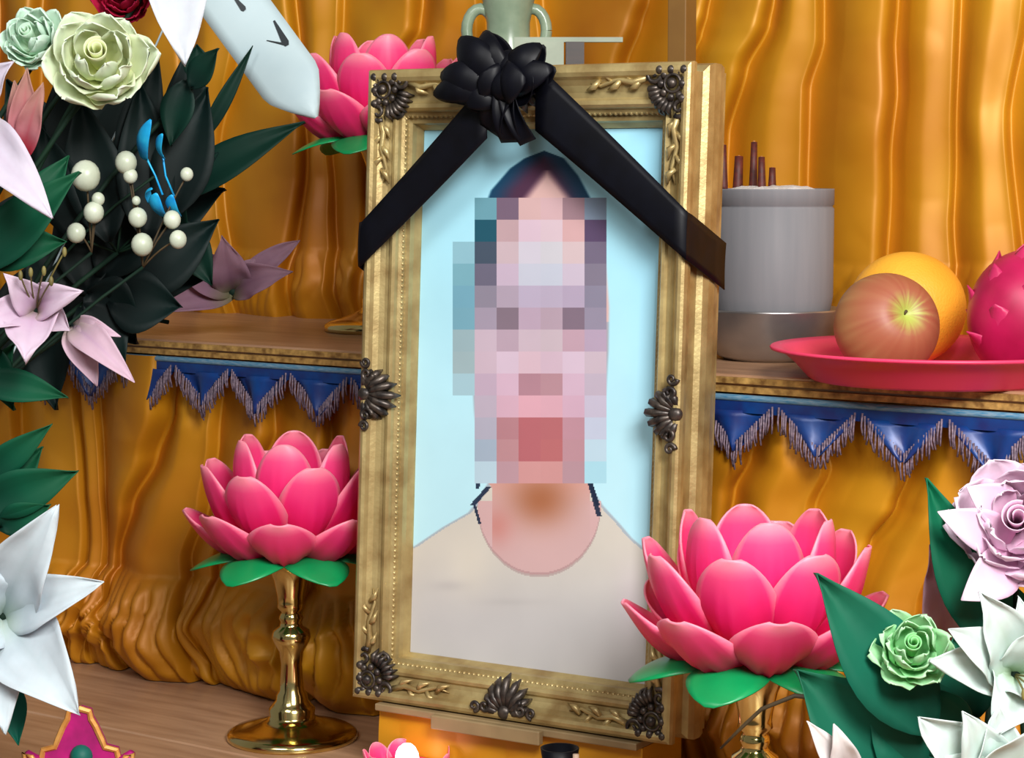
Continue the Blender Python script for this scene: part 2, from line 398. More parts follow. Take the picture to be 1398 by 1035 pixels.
def arm(down):                                                # long acanthus tendril along a rail
    P = []
    q = [(.012, .006, -.040), (.016, .0045, -.052), (.013, .006, -.066), (.018, .007, -.082), (.015, .008, -.094)]
    P.append(tube(q, [.003, .0026, .0022, .0016, .0005], 6))
    for t, s in ((.046, 1), (.055, -1), (.064, 1), (.073, -1), (.083, 1)):
        P.append(tube([(.014, .006, -t), (.014+s*.005, .0045, -t-.004), (.014+s*.007, .007, -t-.012)], [.0018, .0028, .0005], 6))
    v, f = join(*P)
    if not down: v, f = [Vector((-p[2], p[1], -p[0])) for p in map(Vector, v)], [tuple(reversed(t)) for t in f]
    return v, f
for sx, sz in ((1, 1), (-1, 1), (1, -1), (-1, -1)):
    ox, oz = -sx*FW/2, (FH if sz > 0 else 0)
    oc = obj('corner_ornament', *xf(corner_orn(), sx, sz, ox, oz), 'orn', fr)
    oc['label'] = 'dark patinated floral corner ornament'
    for dn in (True, False):
        obj('tendril', *xf(arm(dn), sx, sz, ox, oz), 'frame' , oc)
def fan(n=9, L=.034, spread=1.25):
    P = []
    for i in range(n):
        a = PI/2+spread*(2*i/(n-1)-1)*1.0; l = L*(1-.32*abs(2*i/(n-1)-1))
        P.append(tube([(.004*math.cos(a), .004, .004*math.sin(a)), (l*.55*math.cos(a), .0005, l*.55*math.sin(a)), (l*.85*math.cos(a), .005, l*.85*math.sin(a)), (l*math.cos(a), .011, l*math.sin(a))], [.002, .0035, .0036, .0006], 6))
    P.append(ball((0, .002, .003), .006, 10, 7, (1, .7, 1)))
    for s in (-1, 1):
        P.append(scroll(s*.017, .007, .006, s*1.2, PI/2, .0022, .0)); P.append(scroll(s*.027, .0055, .0045, -s*1.2, -PI/2, .002, .0))
    return join(*P)
fv, ff = fan()
for nm, tf in (('bottom', lambda p: (p[0], p[1], p[2]+.004)), ('top', lambda p: (p[0], p[1], FH-.004-p[2])),
               ('left', lambda p: (-FW/2+.002+p[2], p[1], p[0]+FH*.487)), ('right', lambda p: (FW/2-.002-p[2], p[1], p[0]+FH*.487))):
    obj('fan_ornament', [tf(p) for p in fv], ff, 'orn', fr)

# the printed portrait (flat print; the face is a block mosaic as printed in the photograph)
MOS = {270: [None, (100, 150, 165), (112, 92, 112), (200, 165, 165), (200, 165, 170), (150, 120, 130), (120, 135, 155)],
 300: [None, (28, 80, 98), (182, 152, 158), (205, 180, 195), (205, 182, 192), (200, 160, 162), (85, 68, 98)],
 330: [(135, 180, 195), (65, 78, 95), (192, 170, 178), (198, 192, 205), (195, 192, 200), (200, 178, 182), (108, 98, 120)],
 360: [(115, 165, 180), (102, 98, 118), (190, 170, 190), (188, 190, 205), (186, 190, 205), (192, 178, 195), (122, 114, 132)],
 390: [(110, 160, 180), (135, 128, 145), (168, 152, 170), (178, 165, 188), (176, 163, 185), (170, 155, 178), (130, 125, 145)],
 420: [(112, 160, 178), (155, 143, 162), (125, 108, 122), (178, 155, 175), (172, 150, 165), (122, 104, 120), (140, 132, 152)],
 450: [(145, 170, 178), (190, 170, 185), (175, 152, 168), (192, 172, 185), (190, 172, 182), (182, 150, 165), (172, 152, 175)],
 480: [(150, 172, 178), (192, 170, 185), (202, 180, 198), (204, 175, 188), (198, 172, 188), (202, 180, 198), (190, 172, 185)],
 510: [(155, 188, 200), (182, 160, 180), (200, 168, 188), (168, 125, 138), (172, 132, 142), (198, 168, 188), (182, 168, 185)],
 540: [None, (178, 165, 182), (200, 162, 180), (208, 158, 172), (205, 158, 172), (198, 162, 182), (188, 180, 200)],
 570: [None, (168, 165, 182), (172, 122, 130), (172, 98, 105), (172, 100, 105), (180, 135, 148), (185, 192, 212)],
 600: [None, (155, 170, 188), (178, 132, 138), (172, 98, 105), (175, 102, 105), (178, 135, 145), (180, 205, 220)],
 630: [None, (176, 200, 214), (178, 142, 152), (196, 142, 142), (194, 140, 140), (172, 137, 147), (162, 207, 222)]}
def pl(tab, v):
    if v <= tab[0][0]: return tab[0][1]
    for (a, fa), (b, fb) in zip(tab, tab[1:]):
        if v <= b: return lerp(fa, fb, (v-a)/(b-a))
    return tab[-1][1]
HL = [(206, 742), (216, 716), (230, 696), (260, 670), (300, 655), (350, 645), (450, 641), (560, 647), (630, 655), (690, 650)]
HR = [(206, 744), (216, 770), (240, 790), (270, 806), (300, 817), (350, 827), (420, 832), (480, 831), (560, 826), (630, 806), (690, 806)]
SL = [(655, 670), (690, 648), (700, 640), (720, 605), (745, 568), (760, 540)]
SRr = [(655, 800), (690, 822), (715, 845), (735, 862), (755, 886), (775, 920)]
def portrait(x, y):
    c0 = int((x-618)//30); r0 = 270+int((y-270)//30)*30
    if 0 <= c0 < 7 and r0 in MOS and MOS[r0][c0]: return MOS[r0][c0]
    bg = mixc((160, 216, 234), (182, 224, 236), sstep(200, 700, y)); bg = mixc(bg, (150, 210, 236), sstep(840, 910, x)*.6)
    col = bg
    nl = 655; neckc = 690+(785-690)*math.sqrt(max(0, 1-((x-736)/84)**2)) if abs(x-736) < 84 else 690
    l, r_ = pl(SL, y), pl(SRr, y)
    if 206 < y < 640:
        hl, hr = pl(HL, y), pl(HR, y); e = min(x-hl, hr-x)
        if e > -2:
            hair = mixc((16, 62, 92), (72, 42, 66), sstep(0, 40, e)); hw_ = (y-232)*.78
            sk = sstep(-8, 10, hw_-abs(x-747)) if y > 232 else 0
            hc = mixc(hair, (206, 168, 164), sk)
            if y > 440: hc = mixc((150, 150, 160), (196, 165, 176), sstep(0, 8, e))
            col = mixc(bg, hc, sstep(-2, 3, e))
    elif y >= 640:
        ins = min(x-l, r_-x)
        if y > 660 and ins > -3:
            sh = mixc((200, 194, 184), (186, 184, 184), sstep(720, 860, y))
            sh = mixc(sh, (214, 206, 190), .5*math.exp(-((x-640)/30)**2-((y-770)/40)**2))
            sh = mixc(sh, (168, 164, 164), .45*math.exp(-((x-612)/22)**2-((y-800)/7)**2)+.3*math.exp(-((x-700)/40)**2-((y-822)/5)**2))
            sh = mixc(sh, (205, 190, 200), .4*math.exp(-((x-860)/20)**2-((y-820)/50)**2))
            if ins < 4: sh = mixc(sh, (120, 150, 180), .5)
            col = mixc(bg, sh, sstep(-3, 1, ins))
        if 672-18*sstep(670, 640, y) < x < 806 and y <= neckc:
            sk = mixc((198, 164, 164), (202, 150, 140), sstep(700, 640, y))
            sk = mixc(sk, (158, 98, 66), .95*math.exp(-((x-738)/42)**2-((y-682)/36)**2))
            sk = mixc(sk, (190, 120, 112), .7*math.exp(-((x-678)/22)**2-((y-718)/26)**2))
            col = sk
        elif abs(x-736) < 84 and 684 < y <= neckc: col = mixc((200, 164, 164), (200, 176, 182), sstep(720, 780, y))
        if abs(x-736) < 85 and abs(y-neckc) < 3 and y > 690: col = mixc(col, (150, 118, 120), .45)
        for (xa, ya, xb, yb_, wd) in ((655, 630, 652, 668, 2.5), (668, 664, 645, 690, 4), (800, 640, 816, 690, 3), (806, 660, 818, 705, 3.5), (648, 690, 655, 715, 2)):
            t = max(0, min(1, (y-ya)/(yb_-ya))); dx = abs(x-lerp(xa, xb, t))
            if ya <= y <= yb_ and dx < wd: col = mixc(col, (24, 36, 60), .9)
    return col
HREC = .033
uo = .0455*K
ST = 1.5; V, Fc, Cc = [], [], []
x0p, x1p, z0p, z1p = -FW/2+uo-.001, FW/2-uo+.001, uo*1.04-.001, FH-uo*1.3+.001
gx = [558+ST*i for i in range(242)]; gy = [168+ST*j for j in range(514)]
G = [[fx(x, y, HREC) for x in gx] for y in gy]
def inside(l): return x0p-.0016 < l.x < x1p+.0016 and z0p-.0016 < l.z < z1p+.0016
for j in range(len(gy)-1):
    for i in range(len(gx)-1):
        q4 = (G[j][i], G[j+1][i], G[j+1][i+1], G[j][i+1])
        if not any(inside(l) for l in q4): continue
        n = len(V)
        for l in q4: V.append((min(max(l.x, x0p), x1p), HREC, min(max(l.z, z0p), z1p)))
        Fc.append((n, n+1, n+2, n+3)); Cc += [portrait(gx[i]+ST/2, gy[j]+ST/2)]*4
o = obj('portrait_print', V, Fc, 'print', fr, False, cols=Cc); o['label'] = 'printed head and shoulders portrait with the face obscured by a block mosaic'

# stand under the frame
zf = BASE.z-.0005
ZB2 = Z_LOW
cbx = thing('satin_covered_box', 'low gold satin covered box under the picture frame', 'box', (BASE.x, BASE.y, Z_LOW))
def rotp(x, y, z, c=BASE): p = Matrix.Rotation(RZ, 3, 'Z') @ Vector((x, y, 0)); return (c.x+p.x, c.y+p.y, z)
def rbox(xa, ya, za, xb, yb_, zb2):
    v, f = box((xa, ya, za), (xb, yb_, zb2)); return [rotp(*p) for p in v], f
V, Fc = [], []
nx, nz = 160, 16
for j in range(nz+1):
    for i in range(nx+1):
        x = lerp(-.125, .125, i/nx); z = lerp(Z_LOW, zf-.006, j/nz); t = 1-j/nz
        y = .006-.005*abs(math.sin(x*55+.6*math.sin(x*20)))*t-.003*t*noise.noise(Vector((x*40, z*30, 5)))
        V.append(rotp(x, y, z))
for j in range(nz):
    for i in range(nx): a = j*(nx+1)+i; Fc.append((a, a+1, a+nx+2, a+nx+1))
obj('skirt', V, Fc, 'satin', cbx); obj('body', *rbox(-.124, .008, Z_LOW, .124, .074, zf-.006), 'satin', cbx, False)
zx = zf-.006
lg = thing('ledge_board', 'beige wooden ledge strip the picture frame rests on', 'ledge', rotp(0, .02, zx))
xa_, xb_ = fx(596, 995).x, fx(744, 1010).x
bevel(obj('strip', *rbox(-.124, -.003, zx, .124, .074, zf), 'ledge', lg, False), .001)
bevel(obj('front_lip', *rbox(xa_, -.010, zx-.006, xb_, -.003, zf-.0005), 'ledge', lg, False), .001)
# ------------------------------------------------------------------ petals, leaves
def petal_pts(base, tip, width, nrm, arch=.15, cup=.12, prof='round', nt=12, ns=8, colf=None, twist=0, wave=0, seed=0, neck=.15):
    base, tip = Vector(base), Vector(tip); ax = tip-base; L = ax.length; t_ = ax.normalized()
    nrm = Vector(nrm); nrm = (nrm-t_*nrm.dot(t_)).normalized(); side = t_.cross(nrm)
    if twist: q = Matrix.Rotation(twist, 3, t_); nrm = q @ nrm; side = q @ side
    V, Fc, C = [], [], []
    for j in range(nt+1):
        t = j/nt
        if prof == 'round': wv = math.sin(PI*(neck+(1-neck)*t)**1.35)**.62 if t < 1 else .12
        elif prof == 'point': wv = math.sin(PI*(neck*.6+(1-neck*.6)*t)**.85)**.9 if t < 1 else .02
        elif prof == 'leaf': wv = math.sin(PI*(.02+.98*t)**.8)**1.05 if t < 1 else .01
        else: wv = 1
        wv = max(wv, .015)
        for i in range(ns+1):
            s = -1+2*i/ns
            h = arch*L*math.sin(PI*t*.9)+cup*width*(s*s)*math.sin(PI*min(1, .25+t*.75))
            if prof == 'leaf': h = arch*L*math.sin(PI*t)+cup*width*abs(s)
            if wave: h += wave*width*noise.noise(Vector((s*1.7+seed, t*4, seed*3.1)))*abs(s)
            V.append(base+ax*t+side*(s*wv*width*.5)+nrm*h)
            C.append(colf(t, s) if colf else (255, 255, 255))
    for j in range(nt):
        for i in range(ns): a = j*(ns+1)+i; Fc.append((a, a+1, a+ns+2, a+ns+1))
    return V, Fc, C
def petal(name, parent, base, tip, width, nrm, m='petal', solid=.0006, **k):
    v, f, c_ = petal_pts(base, tip, width, nrm, **k); return obj(name, v, f, m, parent, True, cols=c_, solid=solid)
def grad(*st):
    def g(t, s):
        for (a, ca), (b, cb) in zip(st, st[1:]):
            if t <= b: c_ = mixc(ca, cb, (t-a)/(b-a)); break
        else: c_ = st[-1][1]
        return c_
    return g
def rimmed(g, rim, w0=.72, k=.75):
    return lambda t, s: mixc(g(t, s), rim, k*max(sstep(w0, 1, abs(s)), sstep(.86, 1, t)))

# ------------------------------------------------------------------ lotus lamps
lot_g = rimmed(grad((0, (228, 18, 58)), (.35, (236, 20, 92)), (.7, (236, 40, 112)), (1, (242, 84, 132))), (255, 160, 168), .84, .75)
def lotus_petal_mesh(name, L, W, cup, bow, tipcurl):
    V, Fc, C = [], [], []; nt, ns = 16, 12
    for j in range(nt+1):
        t = 1-(1-j/nt)**1.5; wv = lerp(.34, 1, sstep(0, 1, t/.62)) if t < .62 else max(.22, math.sqrt(max(0, 1-((t-.62)/.39)**2)))
        for i in range(ns+1):
            s = -1+2*i/ns
            out = cup*W*(1-s*s)*math.sin(PI*min(1, .2+.75*t)) + bow*L*math.sin(PI*t)-tipcurl*L*t**4
            out += .0013*math.cos(s*PI*5)*sstep(0, .3, t)*(1-sstep(.6, .95, t))
            V.append((s*wv*W*.5, out, t*L-.02*L*s*s*sstep(.5, 1, t))); C.append(lot_g(t, s))
    for j in range(nt):
        for i in range(ns): a = j*(ns+1)+i; Fc.append((a, a+1, a+ns+2, a+ns+1))
    o = obj(name, V, Fc, 'lotus', None, True, cols=C, origin=(0, 0, 0)); me = o.data; bpy.data.objects.remove(o); return me
ME_A = lotus_petal_mesh('petal', .091, .060, .26, .06, .0)
ME_B = lotus_petal_mesh('petal', .104, .056, .28, .05, .03)
ME_C = lotus_petal_mesh('petal', .106, .052, .26, .04, .05)
sv = petal_pts((0, .012, 0), (0, .088, -.020), .056, (0, .1, 1), arch=.14, cup=-.10, prof='round')
so = obj('sepal', sv[0], sv[1], 'sepal', None, True, origin=(0, 0, 0)); ME_S = so.data; bpy.data.objects.remove(so)
bprof = [(0, 0), (88, 0), (90, 3), (89, 9), (82, 13), (64, 18), (46, 24), (34, 29), (31, 33), (32, 42), (27, 48), (22, 54), (21, 62), (17, 68), (16, 82), (14.5, 104), (17, 122), (24, 134), (27, 142), (25, 151), (16, 157), (14.5, 163), (17, 168), (15, 173), (13, 177), (19, 183), (18, 190), (19, 200), (24, 222), (31, 238), (40, 248), (42, 251), (0, 251)]
bprof = [(r*.00065, h*.00065) for r, h in bprof]
def link(name, me, parent, loc, rot, scale=1, solid=0):
    o = bpy.data.objects.new(name, me); COL.objects.link(o); o.parent = parent; o.location = loc; o.rotation_euler = rot; o.scale = (scale,)*3
    if solid: s = o.modifiers.new('thickness', 'SOLIDIFY'); s.thickness = solid; s.offset = 0
    return o
def lotus_lamp(label, loc, k=1, stretch=1, face=0, grp='lotus lamps on brass stands'):
    th = thing('lotus_lamp', label, 'lamp', loc, grp)
    hs = .163*stretch*k
    v, f = lathe([(r*k, h*k*stretch) for r, h in bprof], loc, 48); obj('brass_stand', v, f, 'brass', th)
    top = Vector((0, 0, hs))
    v, f = lathe([(0, 0), (.03, .001), (.034, .008), (.03, .014), (0, .016)], Vector(loc)+top, 24); obj('flower_base', v, f, 'lotus', th)
    obj('bulb', *ball(Vector(loc)+top+Vector((0, 0, .034*k)), .017*k, 14, 9, (1, 1, 1.4)), 'bulb', th)
    for i in range(6):
        a = face+PI/6+i*PI/3; link('sepal', ME_S, th, top+Vector((0, 0, .006)), (0, 0, a-PI/2), k, .001)
    for me, n, tilt, off, r0, z0 in ((ME_A, 8, 62, 0, .012, .006), (ME_B, 8, 41, .5, .012, .008), (ME_C, 6, 23, 0, .012, .008)):
        for i in range(n):
            a = face+2*PI*(i+off)/n
            o = link('petal', me, th, top+Vector((math.cos(a)*r0*k, math.sin(a)*r0*k, z0*k)), (0, 0, 0), k, .0012)
            o.rotation_euler = (Matrix.Rotation(a-PI/2, 3, 'Z') @ Matrix.Rotation(math.radians(-tilt+random.uniform(-3, 3)), 3, 'X')).to_euler()
    return th
cdir = math.atan2(-F.y, -F.x)                                  # azimuth towards the viewer
pL = onZ(399, 1008, Z_LOW); pR = at(1032, 905, 1.53); pR.z = Z_LOW; pU = onZ(522, 452, Z_SH)
lotus_lamp('pink lotus lamp on a brass stand behind the frame edge, before the ruffled drape', pL, 1, 1, cdir)
lotus_lamp('pink lotus lamp overlapping the frame corner beside the pink and white bouquet', pR, 1, 1, cdir+.06)
lotus_lamp('pink lotus lamp on the upper shelf beside the white lettered ribbon', pU, 1.02, 1.15, cdir+.2)
# small glowing lotus votive near the frame foot
pv = onZ(556, 1078, Z_LOW)
vt = thing('lotus_votive', 'small pink lotus votive at the foot of the frame', 'votive', pv)
obj('cup', *lathe([(0, 0), (.016, 0), (.021, .012), (.023, .022), (.020, .022), (.017, .006), (0, .005)], pv, 24, False), 'lotus', vt).data.color_attributes.new('Col', 'FLOAT_COLOR', 'POINT').data.foreach_set('color', list(lin((240, 60, 100)))*(24*7))
for i in range(9):
    a = 2*PI*i/9+.3; link('petal', ME_A, vt, (math.cos(a)*.012, math.sin(a)*.012, .004), (0, 0, 0), .42, .001).rotation_euler = (Matrix.Rotation(a-PI/2, 3, 'Z') @ Matrix.Rotation(math.radians(-38), 3, 'X')).to_euler()
fm = bpy.data.materials.new('votive_light'); fm.use_nodes = True
fb = fm.node_tree.nodes['Principled BSDF']; fb.inputs['Base Color'].default_value = (1, .9, .9, 1); fb.inputs['Emission Color'].default_value = (1, .8, .8, 1); fb.inputs['Emission Strength'].default_value = 4
obj('light', *ball(pv+Vector((0, 0, .026)), .010, 12, 8, (1, 1, 1.3)), fm, vt)

# ------------------------------------------------------------------ mourning ribbon over the frame
kn = BASE + FM @ (fx(688, 120)+Vector((0, -.006, 0)))
rb = thing('mourning_ribbon', 'black satin mourning ribbon knotted over the top of the picture frame', 'ribbon', kn)
def fw(l): return BASE + FM @ Vector(l)
def strap(cl, hw, name='strap'):
    """cl: list of frame-local centre points, hw: local half-width vectors"""
    V, Fc = [], []; m_ = 6
    for p, h in zip(cl, hw):
        for i in range(m_+1):
            s = -1+2*i/m_; q = Vector(p)+Vector(h)*s; q.y -= .0012*(1-s*s); V.append(fw(q))
    n = len(cl)
    for j in range(n-1):
        for i in range(m_): a = j*(m_+1)+i; Fc.append((a, a+1, a+m_+2, a+m_+1))
    return obj(name, V, Fc, 'black', rb, True, solid=.0009)
def line_strap(pa, pb, half_a, half_b, edge_x):
    """strap between pixel centre points on the lip plane; wraps round the frame side at edge_x"""
    a, b = fx(*pa), fx(*pb); cl, hw = [], []
    up = Vector((0, 0, 1))
    for i in range(13):
        t = i/12; p = a.lerp(b, t); p.y = -.0035+.002*math.sin(PI*t)-.003*(1-t); cl.append(p); hw.append(up*lerp(half_a, half_b, t))
    sl = (b.z-a.z)/abs(b.x-a.x); sg = 1 if edge_x > 0 else -1
    for dx, y in ((.0016, -.0015), (.0026, .004), (.0028, .02), (.0028, .045), (.0028, .064)):
        cl.append(Vector((edge_x+sg*dx, y, b.z+sl*(y+.003)*.42))); hw.append(up*half_b)
    strap(cl, hw)
sc_ = .000593
line_strap((672, 148), (497, 333), 41*sc_, 31*sc_, -FW/2)
line_strap((738, 134), (940, 322), 44*sc_, 31*sc_, FW/2)
def fpt(px, py, y): return BASE + FM @ fx(px, py, y)
fn = FM @ Vector((0, -1, 0))
for k, (tx, ty, wpx, ar, y) in enumerate([(636, 58, 54, .25, -.012), (668, 50, 46, .3, -.004), (700, 72, 48, .3, -.010), (738, 66, 44, .3, -.006), (752, 96, 44, .25, -.010), (612, 104, 52, .3, -.014), (604, 128, 40, .3, -.010), (640, 142, 46, .3, -.018), (722, 110, 60, .4, -.022), (655, 105, 60, .4, -.024)]):
    ce = fpt(690, 118, -.014+.001*k); tp = fpt(tx, ty, y)
    tpv = ce+(tp-ce)*1.08
    v1 = petal_pts(ce, tpv, wpx*sc_, fn, arch=ar, cup=-.2, prof='round', neck=.3); v2 = petal_pts(ce, tpv, wpx*sc_, -fn, arch=ar*.5, cup=-.1, prof='round', neck=.3)
    obj('loop', *join((v1[0], v1[1]), (v2[0], v2[1])), 'black', rb, True, solid=.0008)
for tx, ty, w_ in ((700, 194, 34), (722, 194, 26), (672, 180, 40)):
    ce = fpt(692, 122, -.016); tp = fpt(tx, ty, -.006); v1 = petal_pts(ce, tp, w_*sc_, fn, arch=.1, cup=.3, prof='strip')
    obj('tail', v1[0], v1[1], 'black', rb, True, solid=.0008)
obj('knot', *ball(fpt(690, 118, -.016), .013, 14, 9, (1.1, .8, 1)), 'black', rb)

# ------------------------------------------------------------------ fruit, plate, incense
pc_ = onZ(1278, 518, Z_SH)
plc = Vector((pc_.x, pc_.y, Z_SH))
ptop = at(1278, 478, (plc-CAM).dot(F))
PRr = .131
tag(obj('plate', *lathe([(0, .0), (.098, .0), (.101, .002), (.112, .014), (.121, .0215), (.1305, .0235), (.1312, .0250), (.130, .0262), (.120, .0240), (.109, .0165), (.098, .0045), (0, .004)], plc, 64, False), 'plate', origin=plc), 'pink plastic plate holding fruit on the upper shelf', 'plate')
def radial_point(px, py, z): return onZ(px, py, z)
# apple
ra = .0415
ac = at(1212, 441, 1.715); ac.z = Z_SH+.0045+ra*.96
ax = (-F + R*.36 + U*.30).normalized()
th = thing('apple', 'red streaked apple with pale green crown on the pink plate', 'apple', ac-Vector((0, 0, ra*.96)))
aprof = []
for i in range(25):
    t = PI*i/24; rr = ra*math.sin(t)*(1+.06*math.cos(t)); hh = -ra*.94*math.cos(t)
    if i > 18: hh -= .012*((i-18)/6)**2.2
    if i < 5: hh += .006*((5-i)/5)**2
    aprof.append((max(rr, .0004), hh))
am = bpy.data.materials.new('apple_skin'); am.use_nodes = True; nt = am.node_tree; b = nt.nodes['Principled BSDF']; b.inputs['Roughness'].default_value = .5
vc = nt.nodes.new('ShaderNodeVertexColor'); vc.layer_name = 'Col'; nt.links.new(vc.outputs[0], b.inputs['Base Color'])
v, f = lathe(aprof, ac, 72, True, ax)
cols = []
for i, (rr, hh) in enumerate(aprof):
    for k in range(72):
        n_ = noise.noise(Vector((math.cos(2*PI*k/72)*7, math.sin(2*PI*k/72)*7, i*.06)))*.5+noise.noise(Vector((math.cos(2*PI*k/72)*17, math.sin(2*PI*k/72)*17, i*.12)))*.5
        c1 = mixc((140, 84, 52), (160, 124, 78), .5+.9*n_); c1 = mixc(c1, (156, 70, 56), .5*sstep(12, 18, i)*(1-sstep(20, 23, i)))
        cols.append(mixc(c1, (170, 186, 80), sstep(20, 23.5, i+1.5*n_)*.9))
obj('skin', v, f, am, th, cols=cols)
obj('stem', *tube([ac+ax*(ra*.62), ac+ax*(ra*.66)+U*.001, ac+ax*(ra*.72)+U*.002], [.0012, .001, .0013], 6), 'twig', th)
# orange
oc_ = at(1238, 420, 1.812); ro = .0485; oc_.z = Z_SH+.0045+ro*.96
th = thing('orange', 'round yellow orange fruit behind the apple on the plate', 'orange', oc_-Vector((0, 0, ro*.96)))
obj('peel', *ball(oc_, ro, 40, 26, (1, 1, .965)), 'orange', th)
obj('navel', *lathe([(0, 0), (.004, 0), (.0045, .0012), (.002, .002), (0, .0022)], oc_+Vector((F.x, F.y, 0)).normalized()*(ro*.985), 10, True, Vector((F.x, F.y, 0))), 'stem', th)
# dragon fruit
rd = .047
dc = at(1405, 410, 1.70); dc.z = Z_SH+.0045+rd
th = thing('dragon_fruit', 'magenta dragon fruit with fleshy scales on the plate', 'dragon fruit', dc-Vector((0, 0, rd)))
obj('skin', *ball(dc, rd, 32, 22, (1, 1, 1.12)), 'dragon', th)
for i in range(22):
    ga = i*2.39996; zz = .92-1.6*(i/22); rr = math.sqrt(max(0, 1-zz*zz)); d = Vector((rr*math.cos(ga), rr*math.sin(ga), zz*1.12))
    n_ = Vector((rr*math.cos(ga), rr*math.sin(ga), zz)).normalized(); tdir = (Vector((0, 0, 1))-n_*n_.z)
    tdir = tdir.normalized() if tdir.length > .05 else Vector((1, 0, 0))
    bp = dc+d*rd*.98; v, f, c_ = petal_pts(bp, bp+tdir*.022+n_*.0025, .024, n_, arch=-.05, cup=-.25, prof='point', nt=6, ns=4)
    obj('scale', v, f, 'bract', th, True, solid=.001)
# incense pot in a steel bowl
ip = onZ(1052, 490, Z_SH)
bc = Vector((ip.x, ip.y, Z_SH)); dpt = (bc-CAM).dot(F); q = dpt/FPX
tag(obj('steel_bowl', *lathe([(0, 0), (.040, 0), (.047, .004), (.055, .018), (.0605, .034), (.0625, .043), (.0630, .0445), (.0610, .0450), (.052, .028), (.045, .012), (0, .010)], bc, 48, False), 'silver', origin=bc), 'shallow polished steel bowl under the grey incense pot', 'bowl')
pb = bc+Vector((0, 0, .0105)); hp = .138
rp = .0535
tag(obj('incense_pot', *lathe([(0, 0), (.040, 0), (.044, .006), (rp-.0015, .036), (rp, .045), (rp, hp-.017), (rp-.0012, hp-.016), (rp-.0012, hp-.0145), (rp, hp-.0135), (rp, hp-.001), (rp, hp), (rp-.004, hp), (rp-.0045, hp-.006), (0, hp-.006)], pb, 48, False), 'ash_pot', origin=pb), 'grey cylindrical incense pot with burnt incense sticks', 'pot')
ash = pb+Vector((0, 0, hp-.006))
V, Fc = lathe([(rp-.006, -.001), (.040, .005), (.03, .0075), (.02, .008), (.01, .008), (0.0005, .008)], ash, 32)
V = [p+Vector((0, 0, .002*noise.noise(p*180))) for p in V]
tag(obj('ash_heap', V, Fc, 'ash', origin=ash), 'white ash heaped in the grey incense pot', 'ash', kind='stuff')
for i, (px, ty) in enumerate([(988, 196), (1007, 212), (1028, 192), (1040, 213), (1054, 228)]):
    dd = dpt+(-.02, .018, .005, -.024, .012, -.008, -.03)[i]
    btm = at(px, 262, dd); btm.z = ash.z+.004; tp = at(px+random.uniform(-2, 3), ty, dd)
    th = thing('incense_stick', ('maroon incense stick beside the frame side in the grey pot', 'thick dark incense stick second from the frame in the pot', 'tallest maroon incense stick in the middle of the pot', 'maroon incense stick next to the shortest one in the pot', 'shortest maroon incense stick in the grey pot')[i], 'incense', btm, 'incense sticks in the grey pot')
    ln = tp-btm
    obj('core', *tube([btm, btm+ln], .0012, 6), 'incense_core', th)
    obj('incense', *tube([btm, btm+ln*.1, btm+ln*.5, btm+ln*.97], [.0036, .0038, .0032, .0028] if i != 1 else [.0044, .0046, .0042, .0038], 8), 'incense', th)

# ------------------------------------------------------------------ things behind the frame top
pp = onY(931, 60, YS+.16); 
v, f = box((pp.x-.0095, pp.y-.0095, Z_SH), (pp.x+.0095, pp.y+.0095, Z_SH+.60))
tag(bevel(obj('post', v, f, 'brownpost', origin=(pp.x, pp.y, Z_SH), smooth=False), .001), 'plain brown square post rising behind the frame corner', 'post')
dv = 2.13
vc_ = at(694, 60, dv); zv = vc_.z-Z_SH; vb = Vector((vc_.x, vc_.y, Z_SH)); pq = dv/FPX
cv = thing('celadon_vase', 'grey green celadon vase with two loop handles behind the black ribbon', 'vase', vb)
obj('body', *lathe([(0, 0), (.032, 0), (.034, .006), (.030, .012), (.045, .06), (.056, .12), (.055, .17), (.042, .22), (.026, zv-.03), (.021, zv), (.021, zv+.02), (.026, zv+.045), (.030, zv+.055), (.027, zv+.055), (.018, zv+.02), (0, zv-.02)], vb, 40, False), 'celadon', cv)
for s, px in ((-1, 656), (1, 727)):
    cc = at(px, 42, dv); P = [cc+R*(.0135*math.cos(2*PI*i/20))+Vector((0, 0, 1))*(.021*math.sin(2*PI*i/20)) for i in range(21)]
    obj('handle', *tube(P, .0058, 10, False), 'celadon', cv)
ds = 2.05
a_, b_ = at(702, 54, ds), at(850, 54, ds)
zs = at(775, 51, ds).z
st = thing('tablet_stand', 'small stand with thin pale board top peeking above the frame', 'stand', (a_.x*.5+b_.x*.5, a_.y*.5+b_.y*.5, Z_SH))
mid = (a_+b_)/2
def sbox(u0, u1, w0, w1, z0, z1):
    v, f = box((u0, w0, z0), (u1, w1, z1)); rr = Vector((R.x, R.y, 0)); ff_ = Vector((F.x, F.y, 0)).normalized()
    return [Vector((mid.x, mid.y, 0))+rr*p[0]+ff_*p[1]+Vector((0, 0, p[2])) for p in v], f
hw_ = (b_-a_).length/2; pxm = ds/FPX
obj('board', *sbox(-hw_, hw_, -.004, .006, zs-.0045, zs), 'boxgrey', st, False)
obj('block', *sbox(-hw_, -hw_+.046, -.012, .008, zs-.03, zs-.0045), 'boxgrey', st, False)
obj('leg', *sbox(-hw_+.048, -hw_+.065, -.010, .008, Z_SH, zs-.0045), 'darkwood', st, False)
obj('leg', *sbox(-hw_+.005, -hw_+.022, -.010, .008, Z_SH, zs-.03), 'darkwood', st, False)
obj('rail', *sbox(-hw_+.0, -hw_+.065, -.008, .006, zs-.038, zs-.030), 'darkwood', st, False)

